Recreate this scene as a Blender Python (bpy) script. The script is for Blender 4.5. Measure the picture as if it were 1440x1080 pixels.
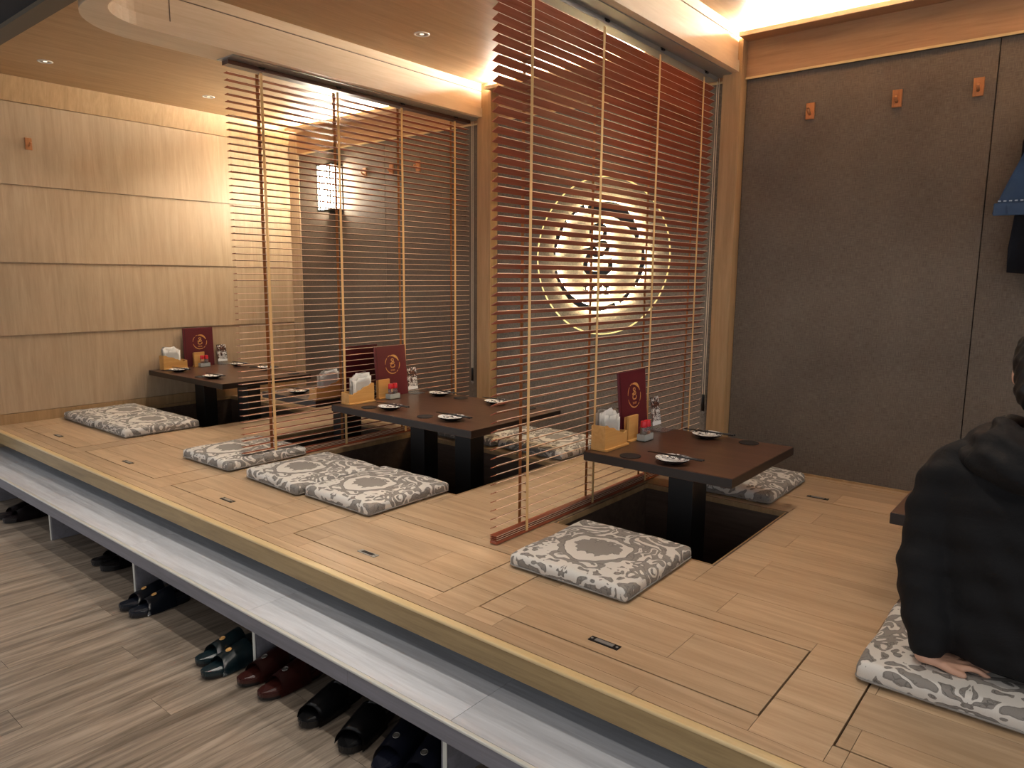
import bpy, bmesh, math, random
from mathutils import Vector, Matrix
PI = math.pi
S = bpy.context.scene
for o in list(bpy.data.objects): bpy.data.objects.remove(o)
C = S.collection
random.seed(7)

# ---------------------------------------------------------------- camera
# world: z=0 is the top of the raised platform, x runs along its front edge, y into the booths
F_PX = 1014.4; YAW = math.radians(-39.24); PITCH = math.radians(8.44); ROLL = math.radians(0.50); CAM_H = 1.10
fw = Vector((math.sin(YAW)*math.cos(PITCH), math.cos(YAW)*math.cos(PITCH), -math.sin(PITCH)))
r0 = Vector((math.cos(YAW), -math.sin(YAW), 0)); u0 = r0.cross(fw)
rr = r0*math.cos(ROLL) + u0*math.sin(ROLL); uu = -r0*math.sin(ROLL) + u0*math.cos(ROLL)
cam = bpy.data.objects.new('camera', bpy.data.cameras.new('camera')); C.objects.link(cam)
m = Matrix((rr, uu, -fw)).transposed().to_4x4(); m.translation = Vector((0, 0, CAM_H)); cam.matrix_world = m
cam.data.sensor_width = 36; cam.data.lens = 36*F_PX/1440; cam.data.clip_start = 0.02
S.camera = cam

# ---------------------------------------------------------------- world and exposure
W = bpy.data.worlds.new('world'); S.world = W; W.use_nodes = True
W.node_tree.nodes['Background'].inputs[0].default_value = (0.92, 0.92, 0.95, 1)
W.node_tree.nodes['Background'].inputs[1].default_value = 0.62
S.view_settings.view_transform = 'Standard'; S.view_settings.look = 'None'
S.view_settings.gamma = 1; S.view_settings.use_curve_mapping = False; S.view_settings.exposure = 0.75
LED_STRENGTH = 55; SPOT_W = 27; AISLE_W = 15; LANTERN = 75; HALO = 62
WARM = (1.0, 0.93, 0.84); NEUTRAL = (1.0, 0.93, 0.86)

# ---------------------------------------------------------------- levels
ZF = -0.385; ZS = -0.16; YW = 4.14; XL = -6.13; ZC = 2.47; ZB = 2.24
B1 = -3.775; B2 = -1.866; XR = 1.9; Y0 = 1.555

# ---------------------------------------------------------------- material helpers
def hx(h, k=1.0):
    v = [int(h[i:i+2], 16)/255 for i in (1, 3, 5)]
    return tuple(k*((c/12.92) if c <= 0.04045 else ((c+0.055)/1.055)**2.4) for c in v) + (1,)
class NT:
    def __init__(s, name):
        s.m = bpy.data.materials.new(name); s.m.use_nodes = True; s.t = s.m.node_tree
        s.b = s.t.nodes['Principled BSDF']
    def n(s, t, **kw):
        x = s.t.nodes.new(t)
        for k, v in kw.items(): setattr(x, k, v)
        return x
    def put(s, sock, v):
        if isinstance(v, bpy.types.NodeSocket): s.t.links.new(v, sock)
        elif v is not None: sock.default_value = v
    def math(s, op, a, b=None, c=None):
        x = s.n('ShaderNodeMath', operation=op); s.put(x.inputs[0], a); s.put(x.inputs[1], b)
        if c is not None: s.put(x.inputs[2], c)
        return x.outputs[0]
    def vm(s, op, a, b=None, out=0):
        x = s.n('ShaderNodeVectorMath', operation=op); s.put(x.inputs[0], a)
        if b is not None: s.put(x.inputs[1], b)
        return x.outputs[out]
    def mix(s, f, a, b, mode='MIX'):
        x = s.n('ShaderNodeMix', data_type='RGBA', blend_type=mode); s.put(x.inputs[0], f); s.put(x.inputs[6], a); s.put(x.inputs[7], b)
        return x.outputs[2]
    def ramp(s, f, stops):
        x = s.n('ShaderNodeValToRGB'); e = x.color_ramp.elements
        while len(e) < len(stops): e.new(0.5)
        for i, (p, c) in enumerate(stops): e[i].position = p; e[i].color = c if len(c) == 4 else (*c, 1)
        s.put(x.inputs[0], f); return x.outputs[0]
    def noise(s, vec, scale, detail=4, rough=0.55, dist=0, out=0):
        x = s.n('ShaderNodeTexNoise'); s.put(x.inputs['Vector'], vec); x.inputs['Scale'].default_value = scale
        x.inputs['Detail'].default_value = detail; x.inputs['Roughness'].default_value = rough; x.inputs['Distortion'].default_value = dist
        return x.outputs[out]
    def voro(s, vec, scale, feature='F1', out=0):
        x = s.n('ShaderNodeTexVoronoi', feature=feature); s.put(x.inputs['Vector'], vec); x.inputs['Scale'].default_value = scale
        return x.outputs[out]
    def obj(s): return s.n('ShaderNodeTexCoord').outputs['Object']
    def rnd(s): return s.n('ShaderNodeObjectInfo').outputs['Random']
    def bump(s, h, strength=0.3, dist=0.002):
        x = s.n('ShaderNodeBump'); x.inputs['Strength'].default_value = strength; x.inputs['Distance'].default_value = dist
        s.put(x.inputs['Height'], h); s.put(s.b.inputs['Normal'], x.outputs[0])
    def set(s, col=None, rough=None, metal=None, spec=None, coat=None):
        s.put(s.b.inputs['Base Color'], col); s.put(s.b.inputs['Roughness'], rough); s.put(s.b.inputs['Metallic'], metal)
        s.put(s.b.inputs['Specular IOR Level'], spec); s.put(s.b.inputs['Coat Weight'], coat); return s.m
def plain(name, h, rough=0.5, metal=0, spec=None, coat=None, vary=0.06, scale=40):
    t = NT(name); c = t.mix(t.math('MULTIPLY', t.noise(t.obj(), scale), vary*2), hx(h, 1), hx(h, 0.6)); return t.set(c, rough, metal, spec, coat)
def wood(name, light, dark, axis=0, rough=0.45, grain=1.0, vary=0.25, streak=0.55, spec=0.4, coat=None):
    t = NT(name); rnd = t.rnd()
    off = t.n('ShaderNodeCombineXYZ'); t.put(off.inputs[0], t.math('MULTIPLY', rnd, 37.0)); t.put(off.inputs[1], t.math('MULTIPLY', rnd, 91.0)); t.put(off.inputs[2], t.math('MULTIPLY', rnd, 53.0))
    p = t.vm('ADD', t.obj(), off.outputs[0])
    sc = [14.0*grain]*3; sc[axis] = 1.0*grain
    q = t.vm('MULTIPLY', p, tuple(sc))
    n1 = t.noise(q, 1.6, 5, 0.6, 0.8); n2 = t.noise(q, 7.0, 4, 0.65)
    sc2 = [130.0]*3; sc2[axis] = 5.0
    n3 = t.noise(t.vm('MULTIPLY', p, tuple(sc2)), 1.0, 3, 0.6)
    f = t.math('ADD', t.math('MULTIPLY', n1, 0.62), t.math('ADD', t.math('MULTIPLY', n2, 0.25), t.math('MULTIPLY', n3, 0.13)))
    col = t.ramp(f, [(0.5-streak*0.33, hx(dark)), (0.5+streak*0.33, hx(light))])
    v = t.math('ADD', 1.0-vary/2, t.math('MULTIPLY', rnd, vary))
    cc = t.n('ShaderNodeCombineColor')
    for i in range(3): t.put(cc.inputs[i], v)
    col = t.mix(1.0, col, cc.outputs[0], 'MULTIPLY')
    t.bump(n3, 0.12, 0.001)
    return t.set(col, rough, 0, spec, coat)
def emit(name, h, strength):
    t = NT(name); t.b.inputs['Base Color'].default_value = hx(h); t.b.inputs['Emission Color'].default_value = hx(h); t.b.inputs['Emission Strength'].default_value = strength; return t.m

M = {}
M['wall_wood'] = wood('pale_oak_wall', '#bfa88a', '#a58d70', axis=2, rough=0.45, vary=0.05)
M['ceil_wood'] = wood('oak_ceiling', '#b89874', '#9d7f5c', axis=1, rough=0.5, vary=0.04)
M['beam_wood'] = wood('pale_oak_beam', '#dac6aa', '#c6ae8e', axis=1, rough=0.42, vary=0.04)
M['trim_wood'] = wood('oak_trim', '#bb9a70', '#9a7a53', axis=2, rough=0.5, vary=0.05)
M['head_wood'] = wood('oak_header', '#b48c68', '#94704f', axis=0, rough=0.5, vary=0.05)
M['floor_wood'] = wood('oak_platform_plank', '#c3a786', '#9c8060', axis=0, rough=0.36, vary=0.24, streak=0.55)
M['fascia'] = wood('oak_fascia', '#a98f64', '#7c6542', axis=0, rough=0.45, vary=0.05)
M['nosing'] = wood('oak_nosing', '#dcc394', '#c0a473', axis=0, rough=0.35, vary=0.05)
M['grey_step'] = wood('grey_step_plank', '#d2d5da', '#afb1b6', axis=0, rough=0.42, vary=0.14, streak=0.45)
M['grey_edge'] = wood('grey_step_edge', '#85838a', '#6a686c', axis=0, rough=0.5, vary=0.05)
M['grey_nose'] = plain('grey_step_nosing', '#c9c8be', 0.3)
M['aisle'] = wood('walnut_aisle_plank', '#a09180', '#5f5346', axis=1, rough=0.42, vary=0.24, streak=0.36)
M['table'] = wood('dark_walnut_table', '#5e4333', '#3b281e', axis=0, rough=0.30, vary=0.06, spec=0.5)
M['table_edge'] = plain('dark_table_edge', '#1c1310', 0.4)
M['black'] = plain('black_lacquer', '#08080a', 0.45)
M['pit'] = wood('dark_pit_lining', '#6a574a', '#4a3b32', axis=0, rough=0.55, vary=0.05)
M['sub'] = plain('platform_core', '#2a2019', 0.8)
M['slat'] = wood('mahogany_slat', '#ab6048', '#86452f', axis=1, rough=0.27, vary=0.10)
M['slat_edge'] = plain('pale_lit_slat_edge', '#ecc8ac', 0.35)  # pale edge lacquer; downlight catching the edges is painted into the colour
M['rail_brown'] = plain('dark_brown_rail', '#4a2d23', 0.4)
M['tape'] = plain('tan_ladder_tape', '#d7b179', 0.7)
M['cordtape'] = plain('brown_ladder_tape', '#a8703d', 0.75)
M['metal'] = plain('brushed_grey_metal', '#a2a19b', 0.35, 0.6)
M['darkmetal'] = plain('dark_metal', '#15120f', 0.4, 0.5)
M['cord'] = plain('cream_cord', '#e3d8c0', 0.7)
M['white'] = plain('white_enamel', '#e9e6e0', 0.35)
M['aisle_ceil'] = plain('black_aisle_ceiling', '#12151d', 0.8)
M['darkwood'] = plain('dark_soffit_wood', '#5b4f3d', 0.6)
M['maroon'] = plain('maroon_leatherette', '#5a1822', 0.42, vary=0.12, scale=300)
M['gold'] = plain('gold_foil', '#d8a763', 0.35, 0.25)
M['bamboo'] = wood('bamboo', '#d9a968', '#bd8a4a', axis=1, rough=0.4, vary=0.08)
M['paper'] = plain('white_paper', '#f3f1ec', 0.75)
M['redcap'] = plain('red_cap', '#c3202a', 0.35)
M['tray'] = plain('grey_tray', '#a9afac', 0.4)
M['spice1'] = plain('orange_spice', '#8e4a1c', 0.7, vary=0.5, scale=400)
M['spice2'] = plain('pepper_spice', '#6e5b47', 0.7, vary=0.6, scale=400)
M['coaster'] = plain('black_rubber_coaster', '#191514', 0.65)
M['chop'] = plain('black_chopstick', '#120f0e', 0.3)
M['hookwood'] = wood('cherry_hook', '#c08453', '#9c6238', axis=2, rough=0.4, vary=0.1)
M['skin'] = plain('skin', '#c79a80', 0.55)
M['hair'] = plain('black_hair', '#08080a', 0.5, vary=0.5, scale=200)
def cloth(name, h, rough=0.8, scale=60):
    t = NT(name); p = t.obj(); n = t.noise(p, 9, 4, 0.6, 1.0); w = t.noise(p, scale*12, 2)
    t.bump(t.math('ADD', n, t.math('MULTIPLY', w, 0.12)), 0.5, 0.012)
    return t.set(t.mix(n, hx(h, 0.7), hx(h, 1.2)), rough, 0, 0.3)
M['jacket'] = cloth('black_jacket', '#060609', 0.75)
M['trousers'] = cloth('dark_trousers', '#08080b')
M['denim'] = cloth('blue_denim', '#3c526f', 0.85, 100)
M['stitch'] = plain('pale_stitching', '#9fb0c4', 0.8)
M['blackcloth'] = cloth('black_cloth', '#11121a', 0.85)
def glassy(name, tint=(1, 1, 1, 1), rough=0.05):
    t = NT(name); t.b.inputs['Base Color'].default_value = tint; t.b.inputs['Roughness'].default_value = rough
    t.b.inputs['Transmission Weight'].default_value = 0.92; t.b.inputs['IOR'].default_value = 1.35; return t.m
M['acrylic'] = glassy('clear_acrylic', (0.93, 0.95, 0.95, 1)); M['glass'] = glassy('bottle_glass', (0.95, 0.93, 0.9, 1))
def fabric_wall():
    t = NT('grey_woven_wallcovering'); p = t.obj()
    a = t.noise(t.vm('MULTIPLY', p, (420.0, 1.0, 26.0)), 1, 2, 0.6); b = t.noise(t.vm('MULTIPLY', p, (26.0, 1.0, 420.0)), 1, 2, 0.6)
    c = t.noise(p, 2.3, 3, 0.5); w = t.math('ADD', t.math('MULTIPLY', a, 0.5), t.math('MULTIPLY', b, 0.5))
    f = t.math('ADD', t.math('MULTIPLY', w, 0.75), t.math('MULTIPLY', c, 0.25))
    t.bump(w, 0.35, 0.0015)
    return t.set(t.ramp(f, [(0.34, hx('#4e443c')), (0.66, hx('#7a6f63'))]), 0.72, 0, 0.25)
M['fabric'] = fabric_wall()
def stone_wall():
    t = NT('grey_pebbled_plaster'); p = t.obj(); n = t.noise(p, 85, 3, 0.6); c = t.noise(p, 3, 3)
    t.bump(n, 0.7, 0.006)
    return t.set(t.ramp(t.math('ADD', t.math('MULTIPLY', n, 0.7), t.math('MULTIPLY', c, 0.3)), [(0.3, hx('#5d564e')), (0.7, hx('#857c70'))]), 0.6, 0, 0.35)
M['plaster'] = stone_wall()
def damask():
    t = NT('grey_damask_fabric'); p = t.obj(); sep = t.n('ShaderNodeSeparateXYZ'); t.put(sep.inputs[0], p)
    x, y, z = sep.outputs; x = t.math('ADD', x, t.math('MULTIPLY', t.math('SUBTRACT', t.rnd(), 0.5), 0.10)); y = t.math('ADD', y, t.math('MULTIPLY', t.math('SUBTRACT', t.rnd(), 0.5), 0.16)); ax = t.math('ABSOLUTE', x)
    comb = t.n('ShaderNodeCombineXYZ'); t.put(comb.inputs[0], ax); t.put(comb.inputs[1], y); t.put(comb.inputs[2], t.math('MULTIPLY', z, 1.0)); q = comb.outputs[0]
    wn = t.noise(q, 11, 2, 0.5, 0, 1); q2 = t.vm('ADD', q, t.vm('MULTIPLY', wn, (0.05, 0.05, 0.05)))
    sep2 = t.n('ShaderNodeSeparateXYZ'); t.put(sep2.inputs[0], q2)
    r = t.math('SQRT', t.math('ADD', t.math('POWER', x, 2.0), t.math('POWER', t.math('MULTIPLY', y, 1.15), 2.0)))
    th = t.math('ARCTAN2', y, ax)
    fl = t.noise(q, 60, 2, 0.5); f2 = t.noise(q, 24, 2, 0.5)
    fs = t.math('SUBTRACT', fl, 0.5); f2s = t.math('SUBTRACT', f2, 0.5)
    # central peony, pale crescent round it, scrolling band, then a field of pale leaves
    rp = t.math('ADD', r, t.math('ADD', t.math('MULTIPLY', t.math('SINE', t.math('MULTIPLY', th, 13.0)), 0.006), t.math('ADD', t.math('MULTIPLY', fs, 0.045), t.math('MULTIPLY', f2s, 0.05))))
    rw = t.math('ADD', r, t.math('ADD', t.math('MULTIPLY', t.math('SUBTRACT', t.noise(q, 13, 1), 0.5), 0.08), t.math('MULTIPLY', t.math('SINE', t.math('ADD', th, 0.9)), 0.022)))
    field = t.math('ADD', t.math('SINE', t.math('ADD', t.math('MULTIPLY', t.noise(q2, 7.5, 1, 0.5, 1.8), 24.0), t.math('MULTIPLY', rw, 22.0))), t.math('ADD', t.math('MULTIPLY', f2s, 2.2), t.math('MULTIPLY', fs, 1.4)))
    e1 = t.math('SUBTRACT', rp, 0.092); e2 = t.math('SUBTRACT', 0.150, rw); e3 = t.math('SUBTRACT', rw, 0.178)
    cres = t.math('MULTIPLY', t.math('GREATER_THAN', e1, 0.0), t.math('GREATER_THAN', e2, 0.0))
    leaf = t.math('MULTIPLY', t.math('GREATER_THAN', field, 0.42), t.math('GREATER_THAN', e3, 0.0))
    light = t.math('MAXIMUM', cres, leaf)
    def near(v, w_): return t.math('LESS_THAN', t.math('ABSOLUTE', v), w_)
    line = t.math('MAXIMUM', t.math('MULTIPLY', near(t.math('ADD', field, 0.20), 0.10), t.math('GREATER_THAN', e3, -0.004)), t.math('MAXIMUM', near(e1, 0.0022), t.math('MAXIMUM', near(t.math('SUBTRACT', e2, -0.004), 0.0018), near(e3, 0.0016))))
    fil = t.math('MULTIPLY', t.math('LESS_THAN', t.voro(t.vm('ADD', q, t.vm('MULTIPLY', wn, (0.10, 0.10, 0.10))), 44, 'DISTANCE_TO_EDGE'), 0.045), t.math('GREATER_THAN', f2, 0.5))
    line = t.math('MULTIPLY', t.math('MAXIMUM', line, t.math('MULTIPLY', fil, 0.7)), t.math('SUBTRACT', 1.0, light))
    w = t.noise(p, 700, 2)
    grey = t.mix(w, hx('#757069'), hx('#928c85')); pale = t.mix(w, hx('#c4beb4'), hx('#dad5cc'))
    col = t.mix(light, grey, pale); col = t.mix(t.math('MULTIPLY', line, 0.55), col, hx('#3d3936'))
    t.bump(t.math('ADD', light, t.math('MULTIPLY', w, 0.3)), 0.25, 0.0015)
    return t.set(col, t.math('SUBTRACT', 0.7, t.math('MULTIPLY', light, 0.25)), 0, 0.4)
M['damask'] = damask(); M['piping'] = plain('grey_piping', '#8c8780', 0.7)
def porcelain():
    t = NT('blue_white_porcelain'); p = t.obj(); n = t.noise(p, 38, 3, 0.6, 1.5); r = t.vm('LENGTH', t.vm('MULTIPLY', p, (1, 1, 0)), None, 1)
    k = t.math('MULTIPLY', t.math('GREATER_THAN', n, 0.56), t.math('GREATER_THAN', r, 0.03))
    return t.set(t.mix(k, hx('#e9e6df'), t.mix(t.noise(p, 20), hx('#3d4a63'), hx('#6b5a48'))), 0.15, 0, 0.5)
M['porcelain'] = porcelain(); M['plate_dark'] = plain('dark_plate_glaze', '#2a2526', 0.25)
def flyer():
    t = NT('printed_menu_card'); p = t.obj(); sep = t.n('ShaderNodeSeparateXYZ'); t.put(sep.inputs[0], p)
    n = t.noise(t.vm('MULTIPLY', p, (1, 60, 95)), 1, 3, 0.7, 1.0); b = t.noise(t.vm('MULTIPLY', p, (1, 30, 26)), 1, 2)
    c = t.mix(t.math('GREATER_THAN', b, 0.5), t.ramp(n, [(0.42, hx('#14100f')), (0.55, hx('#e8e4de'))]), t.ramp(n, [(0.45, hx('#24140f')), (0.62, hx('#7c4a34'))]))
    c = t.mix(t.math('LESS_THAN', sep.outputs[2], 0.045), c, hx('#ecebe8'))
    return t.set(c, 0.4)
M['flyer'] = flyer()

# ---------------------------------------------------------------- mesh helpers
def new(name, bm, mat, parent=None, loc=(0, 0, 0), smooth=False, rot=(0, 0, 0)):
    me = bpy.data.meshes.new(name); bm.normal_update(); bm.to_mesh(me); bm.free()
    for x in (mat if isinstance(mat, (list, tuple)) else [mat]): me.materials.append(M[x] if isinstance(x, str) else x)
    if smooth:
        for p in me.polygons: p.use_smooth = True
    o = bpy.data.objects.new(name, me); C.objects.link(o); o.location = loc; o.rotation_euler = rot
    if parent: o.parent = parent
    return o
def tag(o, label=None, cat=None, group=None, kind=None):
    for k, v in (('label', label), ('category', cat), ('group', group), ('kind', kind)):
        if v: o[k] = v
    return o
def empty(name, loc=(0, 0, 0), rz=0, **kw):
    o = bpy.data.objects.new(name, None); C.objects.link(o); o.location = loc; o.rotation_euler = (0, 0, rz); o.empty_display_size = 0.05
    return tag(o, **kw)
def copy_tree(o, parent=None):
    c = o.copy(); C.objects.link(c)
    if parent: c.parent = parent
    for ch in list(o.children): copy_tree(ch, c)
    return c
def box(bm, x0, x1, y0, y1, z0, z1, mi=0):
    v = [bm.verts.new((x, y, z)) for z in (z0, z1) for y in (y0, y1) for x in (x0, x1)]
    fs = [bm.faces.new([v[i] for i in f]) for f in ((0, 2, 3, 1), (4, 5, 7, 6), (0, 1, 5, 4), (2, 6, 7, 3), (0, 4, 6, 2), (1, 3, 7, 5))]
    for f in fs: f.material_index = mi
    return v
def B(*a, bevel=0, seg=2):
    bm = bmesh.new(); box(bm, *a)
    if bevel: bmesh.ops.bevel(bm, geom=bm.edges[:], offset=bevel, segments=seg, affect='EDGES', profile=0.5)
    return bm
def boxobj(name, mat, parent, x0, x1, y0, y1, z0, z1, bevel=0, seg=2, centre=True):
    """box whose origin sits at its own base centre (in the parent's space)"""
    cx, cy = (x0+x1)/2, (y0+y1)/2
    return new(name, B(x0-cx, x1-cx, y0-cy, y1-cy, 0, z1-z0, bevel=bevel, seg=seg), mat, parent, (cx, cy, z0), smooth=False)
def prism(bm, pts, z0, z1, mi=0):
    a = [bm.verts.new((x, y, z0)) for x, y in pts]; b = [bm.verts.new((x, y, z1)) for x, y in pts]; n = len(pts)
    fs = [bm.faces.new(a[::-1]), bm.faces.new(b)] + [bm.faces.new((a[i], a[(i+1) % n], b[(i+1) % n], b[i])) for i in range(n)]
    for f in fs: f.material_index = mi
    return fs
def lathe(bm, prof, seg=32, mi=0, mats=None):
    rings = []
    for r, z in prof:
        rings.append([bm.verts.new((0, 0, z))] if r < 1e-6 else [bm.verts.new((r*math.cos(2*PI*k/seg), r*math.sin(2*PI*k/seg), z)) for k in range(seg)])
    for i in range(len(rings)-1):
        a, b = rings[i], rings[i+1]; w = mats[i] if mats else mi
        for k in range(seg):
            k2 = (k+1) % seg
            if len(a) == 1 and len(b) == 1: continue
            q = (a[0], b[k2], b[k]) if len(a) == 1 else ((a[k], a[k2], b[0]) if len(b) == 1 else (a[k], a[k2], b[k2], b[k]))
            try: bm.faces.new(q).material_index = w
            except ValueError: pass
    bmesh.ops.recalc_face_normals(bm, faces=bm.faces[:])
def tube(bm, pts, rad, seg=8, closed=False, mi=0):
    pts = [Vector(p) for p in pts]; n = len(pts); rings = []
    R = rad if isinstance(rad, (list, tuple)) else [rad]*n
    up = None
    for i, p in enumerate(pts):
        a = pts[(i-1) % n] if (i > 0 or closed) else p; b = pts[(i+1) % n] if (i < n-1 or closed) else p
        d = (b-a).normalized()
        if up is None: up = Vector((0, 0, 1)) if abs(d.z) < 0.9 else Vector((1, 0, 0))
        s = d.cross(up)
        if s.length < 1e-4: s = d.orthogonal()
        s.normalize(); up = s.cross(d).normalized()
        rings.append([bm.verts.new(p + R[i]*(math.cos(2*PI*k/seg)*s + math.sin(2*PI*k/seg)*up)) for k in range(seg)])
    for i in range(n if closed else n-1):
        a, b = rings[i], rings[(i+1) % n]
        for k in range(seg): bm.faces.new((a[k], a[(k+1) % seg], b[(k+1) % seg], b[k])).material_index = mi
    if not closed: bm.faces.new(rings[0][::-1]).material_index = mi; bm.faces.new(rings[-1]).material_index = mi
def ribbon(bm, pts, wid, d, closed=False):
    """flat stroke of varying width in the local (u,v) plane, thickness d along w; verts (u,v,w)"""
    P = [Vector(p) for p in pts]; n = len(P); L = []; Rr = []
    for i in range(n):
        a = P[(i-1) % n] if (i > 0 or closed) else P[i]; b = P[(i+1) % n] if (i < n-1 or closed) else P[i]
        t = (b-a).normalized(); nn = Vector((-t.y, t.x)); w = (wid[i] if isinstance(wid, (list, tuple)) else wid)/2
        L.append(P[i]+nn*w); Rr.append(P[i]-nn*w)
    def ring(i): return [bm.verts.new((L[i].x, L[i].y, 0)), bm.verts.new((Rr[i].x, Rr[i].y, 0)), bm.verts.new((Rr[i].x, Rr[i].y, d)), bm.verts.new((L[i].x, L[i].y, d))]
    rg = [ring(i) for i in range(n)]
    for i in range(n if closed else n-1):
        a, b = rg[i], rg[(i+1) % n]
        for k in range(4): bm.faces.new((a[k], a[(k+1) % 4], b[(k+1) % 4], b[k]))
    if not closed: bm.faces.new(rg[0][::-1]); bm.faces.new(rg[-1])
def spline(pts, k=6, closed=False):
    P = [Vector(p) for p in pts]; n = len(P); out = []
    for i in range(n if closed else n-1):
        g = (lambda j: P[j % n]) if closed else (lambda j: P[max(0, min(n-1, j))])
        p0, p1, p2, p3 = g(i-1), g(i), g(i+1), g(i+2)
        for s in range(k):
            t = s/k; out.append(0.5*((2*p1)+(p2-p0)*t+(2*p0-5*p1+4*p2-p3)*t*t+(3*p1-p0-3*p2+p3)*t**3))
    if not closed: out.append(P[-1])
    return out
def arc(r, a0, a1, n=24): return [(r*math.cos(math.radians(a0+(a1-a0)*i/n)), r*math.sin(math.radians(a0+(a1-a0)*i/n))) for i in range(n+1)]

# ================================================================ SETTING
# ---- platform: core, planks, foot wells, hatches
PITS = {'wall': (XL, -4.97, 2.54, 3.43), 'blind': (-4.34, -3.80, 2.56, 3.43), 'mid': (-3.72, -2.455, 2.565, 3.43), 'near': (-1.84, -1.072, 2.56, 3.415), 'right': (-0.455, 0.80, 2.56, 3.43)}
HF = [(-5.914, -4.976), (-4.836, -3.90), (-3.712, -2.794), (-2.611, -1.70), (-1.536, -0.578), (-0.40, 0.55)]
HATCH = [(a, b, 1.712, 2.135) for a, b in HF] + [(a, b, 3.68, 4.09) for a, b in ((-1.70, -0.62), (-3.50, -2.55), (-5.95, -5.0))]
plat = tag(empty('raised_platform', (-2.1, Y0, 0)), 'raised oak plank platform with sunken foot wells under its tables', 'platform')
def P_(o):  # parent to the platform keeping world coordinates
    o.parent = plat; o.location = Vector(o.location) - plat.location; return o
core = bmesh.new()
xs = sorted({XL, XR} | {v for p in PITS.values() for v in p[:2]})
box(core, XL, XR, 1.702, 2.54, ZF, -0.012); box(core, XL, XR, Y0+0.041, 1.702, -0.088, -0.012); box(core, XL, XR, 3.43, YW, ZF, -0.012)
for a, b in zip(xs[:-1], xs[1:]):
    inside = [p for p in PITS.values() if p[0]-1e-6 <= a and b <= p[1]+1e-6]
    if not inside: box(core, a, b, 2.54, 3.43, ZF, -0.012)
    else:
        p = inside[0]
        if p[2] > 2.541: box(core, a, b, 2.54, p[2], ZF, -0.012)
        if p[3] < 3.429: box(core, a, b, p[3], 3.43, ZF, -0.012)
P_(new('core', core, 'sub'))
for k, (a, b, c, d) in PITS.items():
    bm = bmesh.new(); e = 0.008; zt = -0.002
    box(bm, a, a+e, c, d, ZF+0.012, zt); box(bm, b-e, b, c, d, ZF+0.012, zt); box(bm, a+e, b-e, c, c+e, ZF+0.012, zt); box(bm, a+e, b-e, d-e, d, ZF+0.012, zt); box(bm, a, b, c, d, ZF+0.002, ZF+0.012)
    P_(new('foot_well_lining', bm, 'pit'))
    bm = bmesh.new(); f_ = 0.006
    for q in ((a+e, a+e+f_, c+e, d-e), (b-e-f_, b-e, c+e, d-e), (a+e+f_, b-e-f_, c+e, c+e+f_), (a+e+f_, b-e-f_, d-e-f_, d-e)): box(bm, q[0], q[1], q[2], q[3], -0.026, -0.0015)
    P_(new('foot_well_rim', bm, 'trim_wood'))
fas = P_(boxobj('fascia', 'fascia', None, XL, XR, Y0+0.004, Y0+0.04, -0.088, -0.009, 0.002))
P_(boxobj('nosing', 'nosing', None, XL, XR, Y0, Y0+0.034, -0.011, 0.0, 0.0045, 3))
# planks: clipped to plain rectangles so that no plank crosses a well or a hatch
def sub_rect(r, holes):
    out = [r]
    for h in holes:
        nx = []
        for (a, b, c, d) in out:
            if h[0] >= b-1e-4 or h[1] <= a+1e-4 or h[2] >= d-1e-4 or h[3] <= c+1e-4: nx.append((a, b, c, d)); continue
            if h[0] > a+1e-4: nx.append((a, h[0], c, d))
            if h[1] < b-1e-4: nx.append((h[1], b, c, d))
            lo, hi = max(a, h[0]), min(b, h[1])
            if h[2] > c+1e-4: nx.append((lo, hi, c, h[2]))
            if h[3] < d-1e-4: nx.append((lo, hi, h[3], d))
        out = nx
    return out
def clip_rect(r, h):
    a, b, c, d = max(r[0], h[0]), min(r[1], h[1]), max(r[2], h[2]), min(r[3], h[3])
    return (a, b, c, d) if b-a > 0.004 and d-c > 0.004 else None
RW = 0.186; rows = []; y = 1.589-0.139; ri = 0
cells = []
while y < YW:
    y2 = y+RW; x = XL - (ri*0.531 % 1.05); 
    while x < XR:
        cells.append((max(x, XL), min(x+1.05, XR), max(y, 1.589), min(y2, YW))); x += 1.05
    y = y2; ri += 1
holes = list(PITS.values()) + HATCH; g = 0.0007
for c in cells:
    if c[1]-c[0] < 0.01 or c[3]-c[2] < 0.01: continue
    for (a, b, p, q) in sub_rect(c, holes):
        if b-a > 0.006 and q-p > 0.006: P_(boxobj('plank', 'floor_wood', None, a+g, b-g, p+g, q-g, -0.012, 0))
HL = ['storage hatch in the platform by the wood-panelled wall', 'storage hatch in the platform between the wall-side cushion pair and the lone cushion', 'storage hatch in the platform in front of the blind before the cushion pair', 'storage hatch with a bright steel pull beside the end of the cushion pair', 'storage hatch before the single cushion of the two-setting table', 'storage hatch in the platform before the seated person', 'storage hatch behind the two-setting table along the grey fabric wall', 'storage hatch under the emblem along the back wall', 'storage hatch along the back wall below the lit lantern']
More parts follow.
